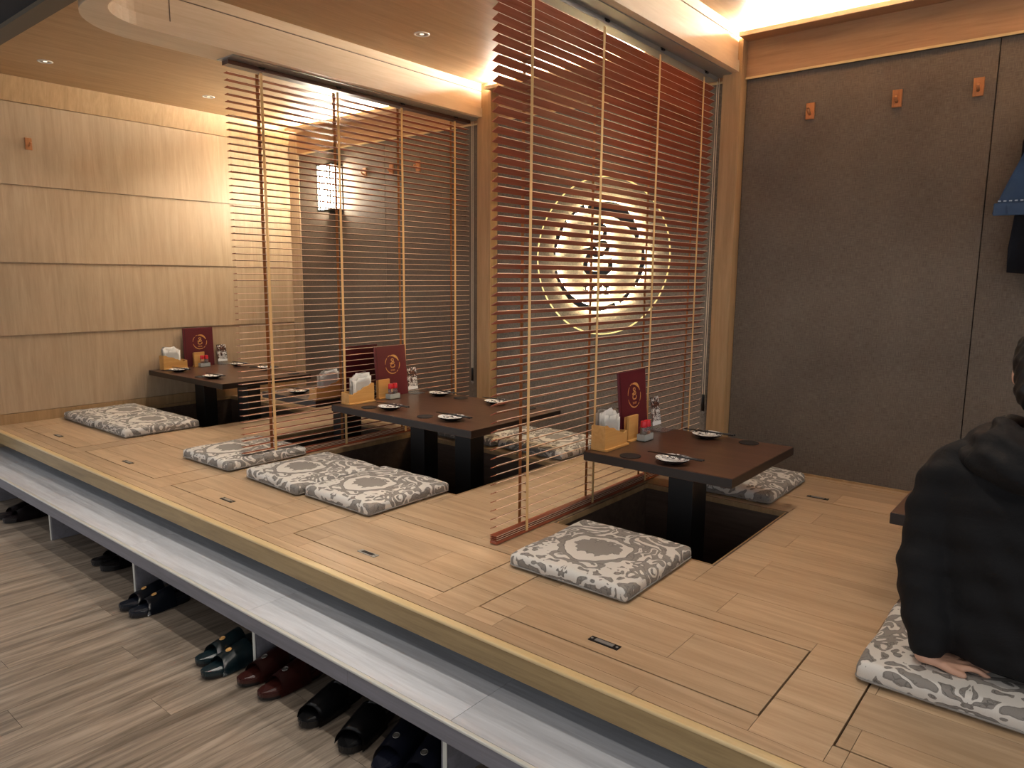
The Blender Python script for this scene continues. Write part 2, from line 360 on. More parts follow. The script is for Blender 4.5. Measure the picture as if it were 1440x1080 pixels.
for hi, h in enumerate(HATCH):
    root = empty('floor_hatch', ((h[0]+h[1])/2, h[2], -0.012), label=HL[hi], cat='hatch', group='floor hatches of the platform')
    for c in cells:
        k = clip_rect(c, (h[0]+0.0045, h[1]-0.0045, h[2]+0.0045, h[3]-0.0045))
        if k:
            o = boxobj('plank', 'floor_wood', None, k[0]+g, k[1]-g, k[2]+g, k[3]-g, -0.0119, 0); o.parent = root; o.location = Vector(o.location)-root.location
    cx = (h[0]+h[1])/2 - (0.02 if hi == 4 else 0.0); cy = h[2]+0.062
    if hi == 3: cx -= 0.03
    if hi == 6: cx = -1.037; 
    hd = new('pull_handle', B(-0.052, 0.052, -0.014, 0.014, 0, 0.0025, bevel=0.001), 'metal' if hi == 3 else 'darkmetal', root, Vector((cx, cy, 0.0))-root.location)
    new('recess', B(-0.032, 0.032, -0.008, 0.008, 0.0024, 0.0034), 'metal' if hi != 3 else 'darkmetal', hd)
    for sx in (-0.044, 0.044):
        bm = bmesh.new(); lathe(bm, [(0.0045, 0), (0.0045, 0.0012), (0, 0.0016)], 10); new('screw', bm, 'metal', hd, (sx, 0, 0.0025))

# ---- shoe step along the platform
YF = 1.357
step = tag(empty('shoe_step', (-2.1, YF, ZF)), 'grey wood-look step with open shoe bays along the platform', 'step')
def S_(o): o.parent = step; o.location = Vector(o.location)-step.location; return o
jx = [XL, -5.53, -4.48, -3.424, -2.40, -1.334, -0.30, 0.75, XR]
for a, b in zip(jx[:-1], jx[1:]): S_(boxobj('step_plank', 'grey_step', None, a+g, b-g, YF+0.012, 1.70, ZS-0.012, ZS))
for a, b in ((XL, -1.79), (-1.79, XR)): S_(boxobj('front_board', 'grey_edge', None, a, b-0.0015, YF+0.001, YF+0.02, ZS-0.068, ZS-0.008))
S_(boxobj('edge_strip', 'grey_nose', None, XL, XR, YF-0.004, YF+0.0118, ZS-0.008, ZS+0.001, 0.003, 3))
S_(boxobj('back_board', 'pit', None, XL, XR, 1.68, 1.70, ZF, ZS-0.0125))
for x in (-5.5, -4.455, -3.40, -2.378, -1.366, -0.33, 0.7):
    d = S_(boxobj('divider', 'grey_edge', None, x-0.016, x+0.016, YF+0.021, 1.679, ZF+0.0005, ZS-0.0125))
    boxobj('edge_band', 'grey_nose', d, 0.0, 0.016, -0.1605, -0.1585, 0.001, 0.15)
# ---- aisle floor
fl = tag(boxobj('floor', 'sub', None, XL-0.6, XR, -2.6, 1.72, ZF-0.05, ZF-0.008), kind='structure')
px = XL-0.6; i = 0
while px < XR-0.01:
    yy = -2.6 - (i*0.437 % 1.22)
    while yy < 1.68:
        a, b = max(yy, -2.6), min(yy+1.22, 1.679)
        if b-a > 0.02:
            o = boxobj('floor_plank', 'aisle', None, px+0.0006, min(px+0.152, XR)-0.0006, a+0.0006, b-0.0006, ZF-0.008, ZF); o.parent = fl; o.location = Vector(o.location)-fl.location
        yy += 1.22
    px += 0.152; i += 1
# ---- left wall with stepped panels
wl = tag(new('wall_left', B(XL-0.15, XL-0.022, 1.27, YW+0.1, ZF, ZC), 'wall_wood'), kind='structure')
rowz = [0.075, 0.645, 1.17, 1.722, 2.297]
for z0, z1 in zip(rowz[:-1], rowz[1:]):
    bm = bmesh.new(); v = box(bm, XL-0.022, XL, 1.27, YW, z0+0.003, z1-0.001)
    for q in v:
        if q.co.x > XL-0.01 and q.co.z > z0+0.1: q.co.x -= 0.012
    new('panel', bm, 'wall_wood', wl)
bm = bmesh.new(); v = box(bm, XL-0.022, XL+0.03, 1.27, YW, 2.300, ZC-0.001)
for q in v:
    if q.co.x > XL and q.co.z < 2.35: q.co.x = XL
new('cornice', bm, 'trim_wood', wl)
tag(boxobj('baseboard_left', 'trim_wood', None, XL-0.02, XL+0.004, Y0+0.034, YW, 0.0005, 0.075), kind='structure')
tag(boxobj('wall_end_post', 'trim_wood', None, XL-0.6, XL-0.001, 1.275, 1.34, ZF, ZC-0.3), kind='structure')  # tall post at the front end of the panelled wall
# ---- back wall
wb = tag(new('wall_back', B(XL-0.15, XR, YW+0.012, YW+0.15, ZF, ZC+0.05), 'sub'), kind='structure')
for a, b in ((-5.98, -4.77), (-4.77, -3.665), (-1.69, -0.492), (-0.492, 0.71), (0.71, XR)):
    o = boxobj('fabric_panel', 'fabric', None, a+0.002, b-0.002, YW-0.004, YW+0.012, 0.012, 2.208, 0.002); o.parent = wb
o = boxobj('plaster_panel', 'plaster', None, -3.53, -1.80, YW-0.004, YW+0.012, 0.001, 2.208); o.parent = wb
for a, b in ((-5.98, -3.665), (-1.69, XR)):
    o = boxobj('base_strip', 'trim_wood', None, a, b, YW-0.008, YW+0.012, 0.0005, 0.012); o.parent = wb
o = boxobj('corner_board', 'wall_wood', None, XL, -5.98, YW-0.010, YW+0.012, 0.001, ZC-0.001); o.parent = wb
n = 1
for a, b in ((-3.665, -3.535), (-1.80, -1.69)):
    tag(boxobj('trim_%d' % n, 'trim_wood', None, a, b, 4.062, YW+0.011, 0.0005, ZC-0.001, 0.002), kind='structure'); n += 1
for a, b, ls in ((-5.98, -3.666, 0), (-3.534, -1.801, 0), (-1.689, XR, 0)):
    t = tag(boxobj('trim_%d' % n, 'head_wood', None, a, b, YW-0.020, YW+0.011, 2.212, 2.408), kind='structure'); n += 1
    L = (b-a)/2
    new('light_trough', B(-L, L, -0.135, 0.011, 2.408-2.212, 2.420-2.212), 'head_wood', t, (0, 0, 0))
    new('trough_lip', B(-L, L, -0.145, -0.135, 2.404-2.212, 2.4265-2.212), 'beam_wood', t)
    new('bottom_bead', B(-L, L, -0.021, -0.0155, -0.006, 0.006), 'nosing', t)
    new('led_strip', B(-L+0.02, L-0.02, -0.10, -0.085, 2.4205-2.212, 2.4400-2.212), emit('led_light', '#fff3e2', LED_STRENGTH*6), t)
# ---- ceilings
ce = tag(new('ceiling', B(XL-0.15, XR, 1.345, YW+0.15, ZC, ZC+0.1), 'ceil_wood'), kind='structure')
tag(boxobj('trim_%d' % n, 'darkwood', None, XL-0.6, XR, 1.262, 1.345, ZB, ZC+0.1), kind='structure'); n += 1
tag(new('ceiling_aisle', B(XL-0.6, XR, -2.6, 1.262, ZB+0.02, ZB+0.12), 'aisle_ceil'), kind='structure')
for bx in (B1, B2):
    xr, xl = bx+0.15, bx-0.065
    def plan(off):
        R1, R2 = 0.25-off, 0.25+off; ye = 4.060
        pts = [(xr+off, ye), (xr+off, 1.68)]
        pts += [(xr+0.25 + R1*math.cos(a), 1.68 + R1*math.sin(a)) for a in [PI + PI/2*k/10 for k in range(1, 11)]]
        end = bx+1.91-0.066
        pts += [(end, 1.43+off), (end, 1.37)]
        pts += [(xl+0.36 + 0.36*math.cos(a), 1.73 + 0.36*math.sin(a)) for a in [1.5*PI - PI/2*k/10 for k in range(0, 11)]]
        return pts + [(xl, ye)]
    bm = bmesh.new(); prism(bm, plan(0.010), ZB, 2.300)
    o = tag(new('trim_%d' % n, bm, 'beam_wood'), kind='structure'); n += 1
    bm = bmesh.new(); prism(bm, plan(0.0), 2.300, 2.414); new('fascia_board', bm, 'beam_wood', o)
    bm = bmesh.new(); prism(bm, plan(-0.006), 2.414, 2.420); new('groove', bm, 'pit', o)
    bm = bmesh.new(); prism(bm, plan(0.0), 2.420, ZC-0.0005); new('top_board', bm, 'beam_wood', o)
    new('joint', B(xr+0.0005, xr+0.0012, 1.806, 1.811, 2.301, 2.413), 'pit', o)
# ---- downlights (real fixtures with their own lamps)
def downlight(x, y, z, label, power, col, group, angle=105, r=0.042):
    t = empty('downlight', (x, y, z), label=label, cat='downlight', group=group)
    bm = bmesh.new(); lathe(bm, [(0.034, -0.0005), (0.046, -0.0005), (0.046, -0.003), (0.040, -0.005), (0.034, -0.003), (0.034, -0.0005)], 28); new('ring', bm, 'white', t, smooth=True)
    bm = bmesh.new(); lathe(bm, [(0, -0.0012), (0.034, -0.0012)], 28); new('reflector', bm, 'metal', t)
    bm = bmesh.new(); lathe(bm, [(0, -0.0030), (0.012, -0.0026), (0.012, -0.0012)], 16); new('diode', bm, emit('downlight_diode', '#fff0d8', 0.8), t)
    L = bpy.data.lights.new('downlight_lamp', 'SPOT'); L.energy = power; L.color = col; L.spot_size = math.radians(angle); L.spot_blend = 0.7; L.shadow_soft_size = r
    lo = bpy.data.objects.new('lamp', L); C.objects.link(lo); lo.parent = t; lo.location = (0, 0, -0.012)
for (x, y, lab, k) in ((-5.53, 1.91, 'white downlight ring in the oak ceiling above the wall-side cushions', 0.45), (-5.57, 3.05, 'white downlight ring in the oak ceiling above the table at the wood wall', 1.0), (-4.40, 3.05, 'white downlight ring in the oak ceiling above the table behind the blind', 1.0),
                    (-3.18, 3.05, 'white downlight ring in the oak ceiling above the four-setting table', 1.0), (-2.45, 3.05, 'white downlight ring in the oak ceiling before the round emblem', 1.0), (-1.25, 3.05, 'white downlight ring above the two-setting table by the fabric wall', 1.1), (-0.15, 3.05, 'white downlight ring above the table of the seated person', 0.35),
                    (-3.18, 1.91, 'white downlight ring above the cushion pair of the four-setting table', 1.35), (-1.95, 1.91, 'white downlight ring by the platform edge at the reddish blind', 1.3), (-1.05, 1.91, 'white downlight ring by the platform edge before the two-setting table', 1.2)):
    downlight(x, y, ZC, lab, SPOT_W*k, WARM, 'ceiling downlights of the booths')
for i, x in enumerate((-4.6, -2.9, -1.2, 0.4)):
    downlight(x, 0.55, ZB+0.02, 'white downlight ring in the black ceiling over the aisle', AISLE_W, NEUTRAL, 'aisle downlights', 120)

# ================================================================ BLINDS
def blind(bx, nm, tilt, label, rail):
    root = empty('venetian_blind', (bx, 2.17, 0.0), label=label, cat='blind', group='hanging wooden blinds between the booths')
    Y1 = 1.905; w = 0.0372
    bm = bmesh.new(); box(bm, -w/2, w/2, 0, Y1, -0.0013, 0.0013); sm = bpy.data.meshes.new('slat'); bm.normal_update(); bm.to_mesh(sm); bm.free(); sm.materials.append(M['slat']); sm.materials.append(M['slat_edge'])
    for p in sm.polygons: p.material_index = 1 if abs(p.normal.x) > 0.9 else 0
    def slat(z, t):
        o = bpy.data.objects.new('slat', sm); C.objects.link(o); o.parent = root; o.location = (0, 0, z); o.rotation_euler = (0, -math.radians(t + random.uniform(-1.5, 1.5)), random.uniform(-0.0006, 0.0006))
    for k in range(3): slat(0.022+0.0085*k, 2)
    z = 0.075; zs = []
    while z < 2.185: slat(z, tilt); zs.append(z); z += 0.0368
    new('bottom_rail', B(-0.019, 0.019, 0, Y1, 0.003, 0.017, bevel=0.003), 'slat', root)
    new('head_rail', B(-0.030, 0.030, 0.0, Y1, 2.212, ZB-0.0058), rail, root)
    new('rail_channel', B(-0.045, 0.118, -0.02, Y1+0.03, ZB-0.0055, ZB-0.0008), 'metal', root)
    for cy in (0.20, 0.72, 1.24, 1.75):
        tp = new('ladder_tape', B(0.0200, 0.0210, cy-0.0085, cy+0.0085, 0.012, 2.206), 'tape', root)
        new('rear_tape', B(-0.0210, -0.0200, cy-0.0095, cy+0.0095, 0.012, 2.206), 'cordtape', tp)
        bm = bmesh.new()
        for zz in zs: box(bm, -0.0198, 0.0198, cy-0.004, cy+0.004, zz-0.0036, zz-0.0026)
        tag(new('ladder_rungs', bm, 'cordtape', tp), kind='stuff')
        bm = bmesh.new(); box(bm, 0.022, 0.040, cy-0.012, cy+0.012, 2.222, 2.230); box(bm, 0.0305, 0.034, cy-0.020, cy+0.020, 2.228, 2.238); new('bracket', bm, 'darkmetal', root)
    cy = Y1+0.036
    for dx in (0.012, 0.024):
        bm = bmesh.new(); tube(bm, [(dx, cy, ZB-0.001), (dx, cy+0.002, 1.2), (dx, cy, 0.40)], 0.0022, 6); new('pull_cord', bm, 'cord', root)
    bm = bmesh.new(); lathe(bm, [(0, 0.402), (0.007, 0.40), (0.009, 0.36), (0.011, 0.30), (0, 0.298)], 12); new('cord_tassel', bm, 'black', root, (0.018, cy, 0), smooth=True)
    bm = bmesh.new(); lathe(bm, [(0, 0.299), (0.010, 0.297), (0.011, 0.275), (0, 0.272)], 12); new('tassel_cap', bm, 'acrylic', root, (0.018, cy, 0), smooth=True)
blind(B1, 1, 4, 'brown wooden venetian blind between the lantern booth and the four-setting table', 'rail_brown')
blind(B2, 2, 27, 'reddish wooden venetian blind beside the two-setting table before the lit emblem', 'metal')

# ================================================================ EMBLEM GEOMETRY
def emblem_parts():
    """stroke lists in a unit disc: ring strokes, character strokes, small glyph strokes"""
    ring = []
    def ra(a0, a1, w0, wm, w1, r=1.0, n=20):
        pts = arc(r, a0, a1, n); w = []
        for i in range(n+1):
            t = i/n; w.append((w0*(1-2*t)+wm*2*t) if t < 0.5 else (wm*(2-2*t)+w1*(2*t-1)))
        ring.append((pts, w))
    ra(104, 20, 0.09, 0.27, 0.08, 0.93); ra(108, 128, 0.07, 0.07, 0.04, 1.0, 8); ra(136, 178, 0.05, 0.09, 0.04)
    ra(196, 296, 0.05, 0.12, 0.07); ra(302, 318, 0.07, 0.08, 0.04, 1.0, 8); ra(-34, 8, 0.04, 0.10, 0.05)
    ch = []
    def st(pts, w, closed=False): ch.append((spline([(a, b) for a, b in pts], 6, closed), w, closed))
    st([(-0.13, 0.52), (0.02, 0.58), (0.16, 0.53), (0.15, 0.38), (0.0, 0.33), (-0.12, 0.39)], 0.085, True)
    st([(-0.34, 0.10), (-0.16, 0.13), (-0.02, 0.22), (0.16, 0.25), (0.24, 0.15), (0.14, 0.05), (-0.04, 0.03), (-0.15, 0.10)], 0.09)
    st([(-0.02, 0.16), (-0.05, 0.04)], 0.06)
    st([(-0.16, 0.06), (-0.25, -0.12), (-0.22, -0.28), (-0.05, -0.33), (0.18, -0.31), (0.30, -0.22), (0.29, -0.04)], 0.10)
    gl = []
    for k in range(4):
        x = -0.24+0.16*k; z = -0.64
        gl += [([(x-0.055, z+0.06), (x+0.055, z+0.06)], 0.030), ([(x, z+0.075), (x-0.01, z-0.075)], 0.030), ([(x-0.05, z-0.01), (x+0.055, z-0.015)], 0.028), ([(x-0.05, z-0.075), (x+0.05, z-0.07)], 0.030)]
    return ring, ch, gl
RING, CHAR, GLY = emblem_parts()
def emblem_mesh(scale, d, which):
    bm = bmesh.new()
    s = lambda pts: [(p[0]*scale, p[1]*scale) for p in pts]
    if which == 'ring':
        for p, w in RING: ribbon(bm, s(p), [x*scale for x in w], d)
    if which == 'char':
        for p, w, c in CHAR: ribbon(bm, s(p), w*scale, d, c)
    if which == 'glyph':
        for p, w in GLY: ribbon(bm, s(p), w*scale, d)
    bmesh.ops.recalc_face_normals(bm, faces=bm.faces[:])
    return bm
# local (u,v,w) -> mounted on the back wall: u=+x, v=+z, w=-y
wm_rot = (PI/2, 0, 0)
em = tag(empty('wall_emblem', (-2.635, YW-0.004, 1.24)), 'round halo-lit black brush-stroke emblem on the pebbled grey wall', 'emblem')
for nm, sc, wh in (('brush_ring', 0.345, 'ring'), ('character', 0.345, 'char'), ('caption', 0.345, 'glyph')):
    o = new(nm, emblem_mesh(sc, 0.006, wh), 'black', em, (0, -0.030, 0), rot=wm_rot)
    bk = emblem_mesh(sc, 0.002, wh)
    new('back_light', bk, emit('halo_light', '#ffe9b8', HALO), o, (0, 0, -0.004))
bm = bmesh.new()
ribbon(bm, arc(0.515, 0, 360, 120)[:-1], 0.008, 0.004, True); new('light_ring', bm, emit('ring_light', '#f5e29c', 0.45), em, (0, -0.0015, 0), rot=wm_rot)

# ================================================================ LANTERN, HOOKS, HANGING CLOTHES
ln = tag(empty('wall_lantern', (-5.43, YW-0.004, 1.66)), 'glowing box wall lantern with dark metal frame on the fabric wall', 'lantern')
new('diffuser', B(-0.088, 0.088, -0.128, -0.016, 0.018, 0.392, bevel=0.004), emit('lantern_glow', '#fff3da', LANTERN), ln)
new('back_plate', B(-0.10, 0.10, -0.012, 0, 0, 0.41, bevel=0.003), 'darkmetal', ln)
new('top_cap', B(-0.10, 0.10, -0.14, -0.0125, 0.394, 0.41, bevel=0.003), 'darkmetal', ln)
new('bottom_cap', B(-0.10, 0.10, -0.14, -0.0125, 0, 0.016, bevel=0.003), 'darkmetal', ln)
for x in (-0.092, -0.055, 0.055, 0.092): new('bar', B(x-0.006, x+0.006, -0.138, -0.130, 0.016, 0.394), 'darkmetal', ln)
for y_ in (-0.10, -0.05):
    for x in (-0.094, 0.094): new('bar', B(x-0.003, x+0.003, y_-0.006, y_+0.006, 0.016, 0.394), 'darkmetal', ln)
def hook(x, y, z, rz, label, group):
    t = empty('coat_hook', (x, y, z), rz, label=label, cat='hook', group=group)
    new('plate', B(-0.022, 0.022, -0.014, 0, -0.042, 0.042, bevel=0.002), 'hookwood', t)
    bm = bmesh.new(); tube(bm, [(0, -0.013, -0.016), (0, -0.034, -0.010), (0, -0.052, 0.004)], [0.0075, 0.008, 0.009], 10); new('peg', bm, 'hookwood', t, smooth=True)
HY = YW-0.004
hook(-1.326, HY, 1.992, 0, 'wooden coat hook on the bare fabric wall, close to the wood column', 'coat hooks on the bare fabric wall')
hook(-0.907, HY, 1.997, 0, 'wooden coat hook on the bare fabric wall, between two other hooks', 'coat hooks on the bare fabric wall')
hook(-0.562, HY, 2.000, 0, 'wooden coat hook on the bare fabric wall, next to the panel seam', 'coat hooks on the bare fabric wall')
hook(-0.160, HY, 1.985, 0, 'wooden coat hook above the hanging denim jacket', 'coat hooks on the bare fabric wall')
for x, l in ((-5.60, 'wooden coat hook between the lantern and the wood-panelled wall'), (-5.02, 'wooden coat hook beside the lantern toward the blind'), (-4.68, 'wooden coat hook at the fabric panel seam near the lantern'), (-4.36, 'wooden coat hook farthest from the lantern on its wall')):
    hook(x, HY, 1.97, 0, l, 'coat hooks on the lantern wall')
hook(XL-0.010, 1.965, 2.02, PI/2, 'small wooden coat hook alone on the wood-panelled wall', 'coat hook on the wood wall')
def hanging(name, pts, y0, y1, mat, label, cat, parts=()):
    """garment hanging against the back wall: outline (x,z), belly towards the room"""
    xs_ = [p[0] for p in pts]; cx = sum(xs_)/len(xs_); zt = max(p[1] for p in pts); zb = min(p[1] for p in pts)
    bm = bmesh.new(); fr = []; bk = []
    vs = [bm.verts.new((x-cx, 0, z-zt)) for x, z in pts]
    f = bm.faces.new(vs)
    r = bmesh.ops.triangulate(bm, faces=[f]); bmesh.ops.subdivide_edges(bm, edges=bm.edges[:], cuts=4, use_grid_fill=True)
    for v in bm.verts:
        t = (v.co.x)/0.12; v.co.y += 0.012*math.sin(t*4.1+v.co.z*7)+0.006*math.sin(t*9-v.co.z*3)
    geo = bmesh.ops.solidify(bm, geom=bm.faces[:], thickness=y1-y0)
    bmesh.ops.recalc_face_normals(bm, faces=bm.faces[:])
    o = new(name, bm, mat, None, (cx, (y0+y1)/2, zt), smooth=True); tag(o, label, cat); return o, cx, zt
dj, cx, zt = hanging('black_coat', [(-0.36, 1.72), (-0.30, 1.95), (-0.10, 1.96), (0.14, 1.90), (0.22, 1.55), (0.20, 1.05), (-0.20, 1.03), (-0.245, 1.10), (-0.25, 1.13), (-0.37, 1.14), (-0.375, 1.25), (-0.36, 1.45)], 4.075, 4.100, 'blackcloth', 'black coat hanging under the denim jacket on the fabric wall', 'coat')
dj, cx, zt = hanging('denim_jacket', [(-0.445, 1.405), (-0.425, 1.46), (-0.30, 1.80), (-0.20, 1.93), (-0.10, 1.955), (0.04, 1.93), (0.20, 1.80), (0.26, 1.45), (0.26, 1.385), (-0.15, 1.385)], 4.020, 4.045, 'denim', 'faded blue denim jacket hanging on the fabric wall', 'jacket')
bm = bmesh.new()
for k in range(30):
    x = -0.424+0.021*k; box(bm, x-cx, x+0.011-cx, -0.048, -0.044, 1.455-zt, 1.461-zt)
tag(new('hem_stitching', bm, 'stitch', dj), kind='stuff')
new('hem_band', B(-0.44-cx, 0.255-cx, -0.040, -0.030, 1.395-zt, 1.45-zt, bevel=0.004), 'denim', dj)

# ================================================================ CUSHIONS
def cushion_mesh(w, d, h):
    bm = bmesh.new(); box(bm, -w/2, w/2, -d/2, d/2, 0, h)
    bmesh.ops.bevel(bm, geom=bm.edges[:], offset=0.021, segments=4, affect='EDGES', profile=0.55)
    for ax, L in ((0, w), (1, d)):
        for k in range(1, 8):
            c = -L/2+0.03+(L-0.06)*k/8; no = Vector((1, 0, 0)) if ax == 0 else Vector((0, 1, 0))
            bmesh.ops.bisect_plane(bm, geom=bm.verts[:]+bm.edges[:]+bm.faces[:], plane_co=no*c, plane_no=no)
    for v in bm.verts:
        ex = 1-min(1, abs(v.co.x)/(w/2))**4; ey = 1-min(1, abs(v.co.y)/(d/2))**4
        if v.co.z > h*0.6: v.co.z += 0.010*ex*ey + 0.0018*math.sin(v.co.x*31+v.co.y*17)
        elif v.co.z > 0.005: pass
        k = 1+0.012*math.sin(PI*min(1, max(0, v.co.z/h))); v.co.x *= k; v.co.y *= k
        v.co.x += 0.0025*math.sin(v.co.y*19+1)*(1 if abs(v.co.x) > w*0.45 else 0); v.co.y += 0.0025*math.sin(v.co.x*23)*(1 if abs(v.co.y) > d*0.45 else 0)
    return bm
def rrect(w, d, r, z, n=5):
    pts = []
    for cx_, cy_, a in ((w/2-r, d/2-r, 0), (-w/2+r, d/2-r, PI/2), (-w/2+r, -d/2+r, PI), (w/2-r, -d/2+r, 1.5*PI)):
        for k in range(n+1): pts.append((cx_+r*math.cos(a+PI/2*k/n), cy_+r*math.sin(a+PI/2*k/n), z))
    return pts
def cushion(x0, x1, y0, y1, label, group='grey damask floor cushions', rz=0, h=0.056):
    w, d = x1-x0, y1-y0
    t = empty('floor_cushion', ((x0+x1)/2, (y0+y1)/2, 0.0006), rz, label=label, cat='cushion', group=group)
    new('cover', cushion_mesh(w, d, h), 'damask', t, smooth=True)
    bm = bmesh.new(); tube(bm, rrect(w*1.006, d*1.006, 0.024, 0.012), 0.0032, 6, True); new('piping', bm, 'piping', t, smooth=True)
    return t
cushion(-6.06, -5.535, 2.02, 2.55, 'damask floor cushion touching the wood-panelled wall')
cushion(-5.525, -5.01, 2.03, 2.55, 'damask floor cushion beside the one touching the wood-panelled wall')
cushion(-4.23, -3.72, 2.035, 2.56, 'damask floor cushion partly under the lower end of the blind', rz=0.02)
cushion(-3.535, -3.035, 2.035, 2.57, 'damask floor cushion of the long pair, end next to the blind', rz=-0.03)
cushion(-3.02, -2.52, 2.055, 2.585, 'damask floor cushion of the long pair, end away from the blind')
cushion(-3.52, -3.00, 3.47, 3.98, 'damask floor cushion behind the four-setting table, half hidden by its legs')
cushion(-2.97, -2.44, 3.485, 4.01, 'damask floor cushion behind the four-setting table, seen through the reddish blind', rz=-0.03)
cushion(-1.675, -1.165, 2.04, 2.565, 'single damask floor cushion before the two-setting table', rz=0.012)
cushion(-1.72, -1.18, 3.45, 3.99, 'damask floor cushion behind the two-setting table by the fabric wall')
cushion(-0.435, 0.075, 2.045, 2.545, 'damask floor cushion under the seated person in black', h=0.058)
cushion(0.095, 0.60, 2.05, 2.56, 'damask floor cushion beside the seated person in black')

# ================================================================ TABLES
ZT = 0.305
def table(x0, x1, y0, y1, legs, label, lw=0.125, ld=0.15):
    t = empty('low_table', ((x0+x1)/2, (y0+y1)/2, ZF+0.013), label=label, cat='table', group='low dark dining tables')
    w, d = x1-x0, y1-y0; z = ZT-(ZF+0.013)
    new('tabletop', B(-w/2, w/2, -d/2, d/2, z-0.042, z, bevel=0.002), 'table', t)
    new('edge_band', B(-w/2-0.0008, w/2+0.0008, -d/2-0.0008, d/2+0.0008, z-0.0395, z-0.0025), 'table_edge', t)
    for lx, ly in legs:
        new('leg', B(lx-lw/2-(x0+x1)/2, lx+lw/2-(x0+x1)/2, ly-ld/2-(y0+y1)/2, ly+ld/2-(y0+y1)/2, 0, z-0.042, bevel=0.002), 'black', t)
    return t
table(XL+0.008, -4.95, 2.705, 3.47, ((-5.80, 3.02), (-5.13, 3.02)), 'long dark table standing against the wood-panelled wall', 0.15, 0.11)
table(-4.44, -3.832, 2.715, 3.47, ((-4.09, 3.16),), 'small dark table behind the blind, between blind and wall-side table')
table(-3.665, -2.49, 2.715, 3.515, ((-3.275, 3.13), (-2.855, 3.10)), 'long dark table with four settings between the two blinds', 0.125, 0.12)
table(-1.80, -1.09, 2.735, 3.475, ((-1.45, 3.10),), 'small dark table with two settings and a maroon menu beside reddish blind')
table(-0.505, 0.75, 2.70, 3.47, ((-0.1, 3.1), (0.4, 3.1)), 'dark table in front of the seated person in black')

# ================================================================ TABLEWARE
def menu(x, y, rz, label, z=ZT, w=0.27, h=0.335, lean=0.09):
    """closed maroon menu folder standing on edge, front towards local +x"""
    t = empty('menu_folder', (x, y, z+0.0005), rz, label=label, cat='menu', group='maroon menu folders')
    bm = B(-0.0045, 0.0045, -w/2, w/2, 0, h, bevel=0.0025); c = new('cover', bm, 'maroon', t, rot=(0, -lean, 0))
    bm = B(0.0046, 0.0052, -w/2+0.016, -w/2+0.018, 0.002, h-0.002); new('spine_crease', bm, 'table_edge', c)
    for nm, wh in (('gold_ring', 'ring'), ('gold_character', 'char'), ('gold_caption', 'glyph')):
        new(nm, emblem_mesh(0.062, 0.0006, wh), 'gold', c, (0.0046, 0.012, h*0.63), rot=(PI/2, 0, PI/2))
    return t
def napkin_holder(x, y, rz, label, flip=False, z=ZT, L=0.20, D=0.075):
    t = empty('napkin_holder', (x, y, z+0.0005), rz, label=label, cat='napkin holder', group='bamboo napkin holders')
    new('base', B(-D/2, D/2+0.012, -L/2-0.003, L/2+0.003, 0, 0.010, bevel=0.0015), 'bamboo', t)
    prof = [(-L/2, 0.118), (-L/2+0.02, 0.120), (-0.06, 0.106), (-0.045, 0.103), (-0.02, 0.100), (0.005, 0.083), (0.02, 0.082), (0.04, 0.071), (0.06, 0.068), (0.07, 0.060), (L/2-0.02, 0.064), (L/2, 0.070)]
    if flip: prof = [(-a, b) for a, b in prof[::-1]]
    for nm, x0, x1, pr in (('front_panel', D/2-0.008, D/2, prof), ('back_panel', -D/2, -D/2+0.008, [(a, max(0.075, b-0.004)) for a, b in prof])):
        bm = bmesh.new(); pts = [(-L/2, 0.010)]+[(L/2, 0.010)]+pr[::-1]
        a = [bm.verts.new((x0, p, q)) for p, q in pts]; b = [bm.verts.new((x1, p, q)) for p, q in pts]; n_ = len(pts)
        bm.faces.new(a[::-1]); bm.faces.new(b)
        for i in range(n_): bm.faces.new((a[i], a[(i+1) % n_], b[(i+1) % n_], b[i]))
        bmesh.ops.recalc_face_normals(bm, faces=bm.faces[:]); new(nm, bm, 'bamboo', t)
    for s in (-1, 1):
        zt = (prof[0] if s < 0 else prof[-1])[1]
        new('end_panel', B(-D/2+0.0082, D/2-0.0082, s*(L/2-0.004)-0.004, s*(L/2-0.004)+0.004, 0.0101, zt), 'bamboo', t)
    return t
def napkins(x, y, rz, label, z=ZT, flip=False):
    o = empty('napkin_stack', (x, y, z+0.0112), rz, label=label, cat='napkins', group='white paper napkins in the holders')
    s = -1 if flip else 1
    for k in range(9):
        xx = -0.024+0.006*k; bm = bmesh.new(); top = 0.162+0.012*math.sin(k*2.1); ny = 8
        y0, y1 = (-0.085, 0.050)
        cols = []
        for i in range(ny+1):
            t_ = i/ny; yy = s*(y0+(y1-y0)*t_); zz = top + 0.006*math.sin(t_*5+k) - (0.02 if t_ > 0.8 else 0)
            bx_ = 0.0022*math.sin(t_*7+k*1.7)
            cols.append([bm.verts.new((xx+bx_*q, yy + s*0.012*q*(0.3 if k % 2 else -0.2), zz*q)) for q in (0, 0.45, 0.8, 1)])
        for i in range(ny):
            for q in range(3): bm.faces.new((cols[i][q], cols[i+1][q], cols[i+1][q+1], cols[i][q+1]))
        bmesh.ops.solidify(bm, geom=bm.faces[:], thickness=0.0022); bmesh.ops.recalc_face_normals(bm, faces=bm.faces[:])
        new('napkin', bm, 'paper', o, smooth=True)
    return o
def wood_stand(x, y, rz, label, z=ZT):
    t = empty('wooden_stand', (x, y, z+0.0005), rz, label=label, cat='stand', group='small wooden ticket stands')
    new('foot', B(-0.022, 0.022, -0.052, 0.052, 0, 0.008, bevel=0.001), 'bamboo', t)
    new('board', B(-0.006, 0.006, -0.047, 0.047, 0.0081, 0.125, bevel=0.001), 'bamboo', t)
    new('rear_board', B(-0.020, -0.014, -0.047, 0.047, 0.0081, 0.120, bevel=0.001), 'bamboo', t)
    return t
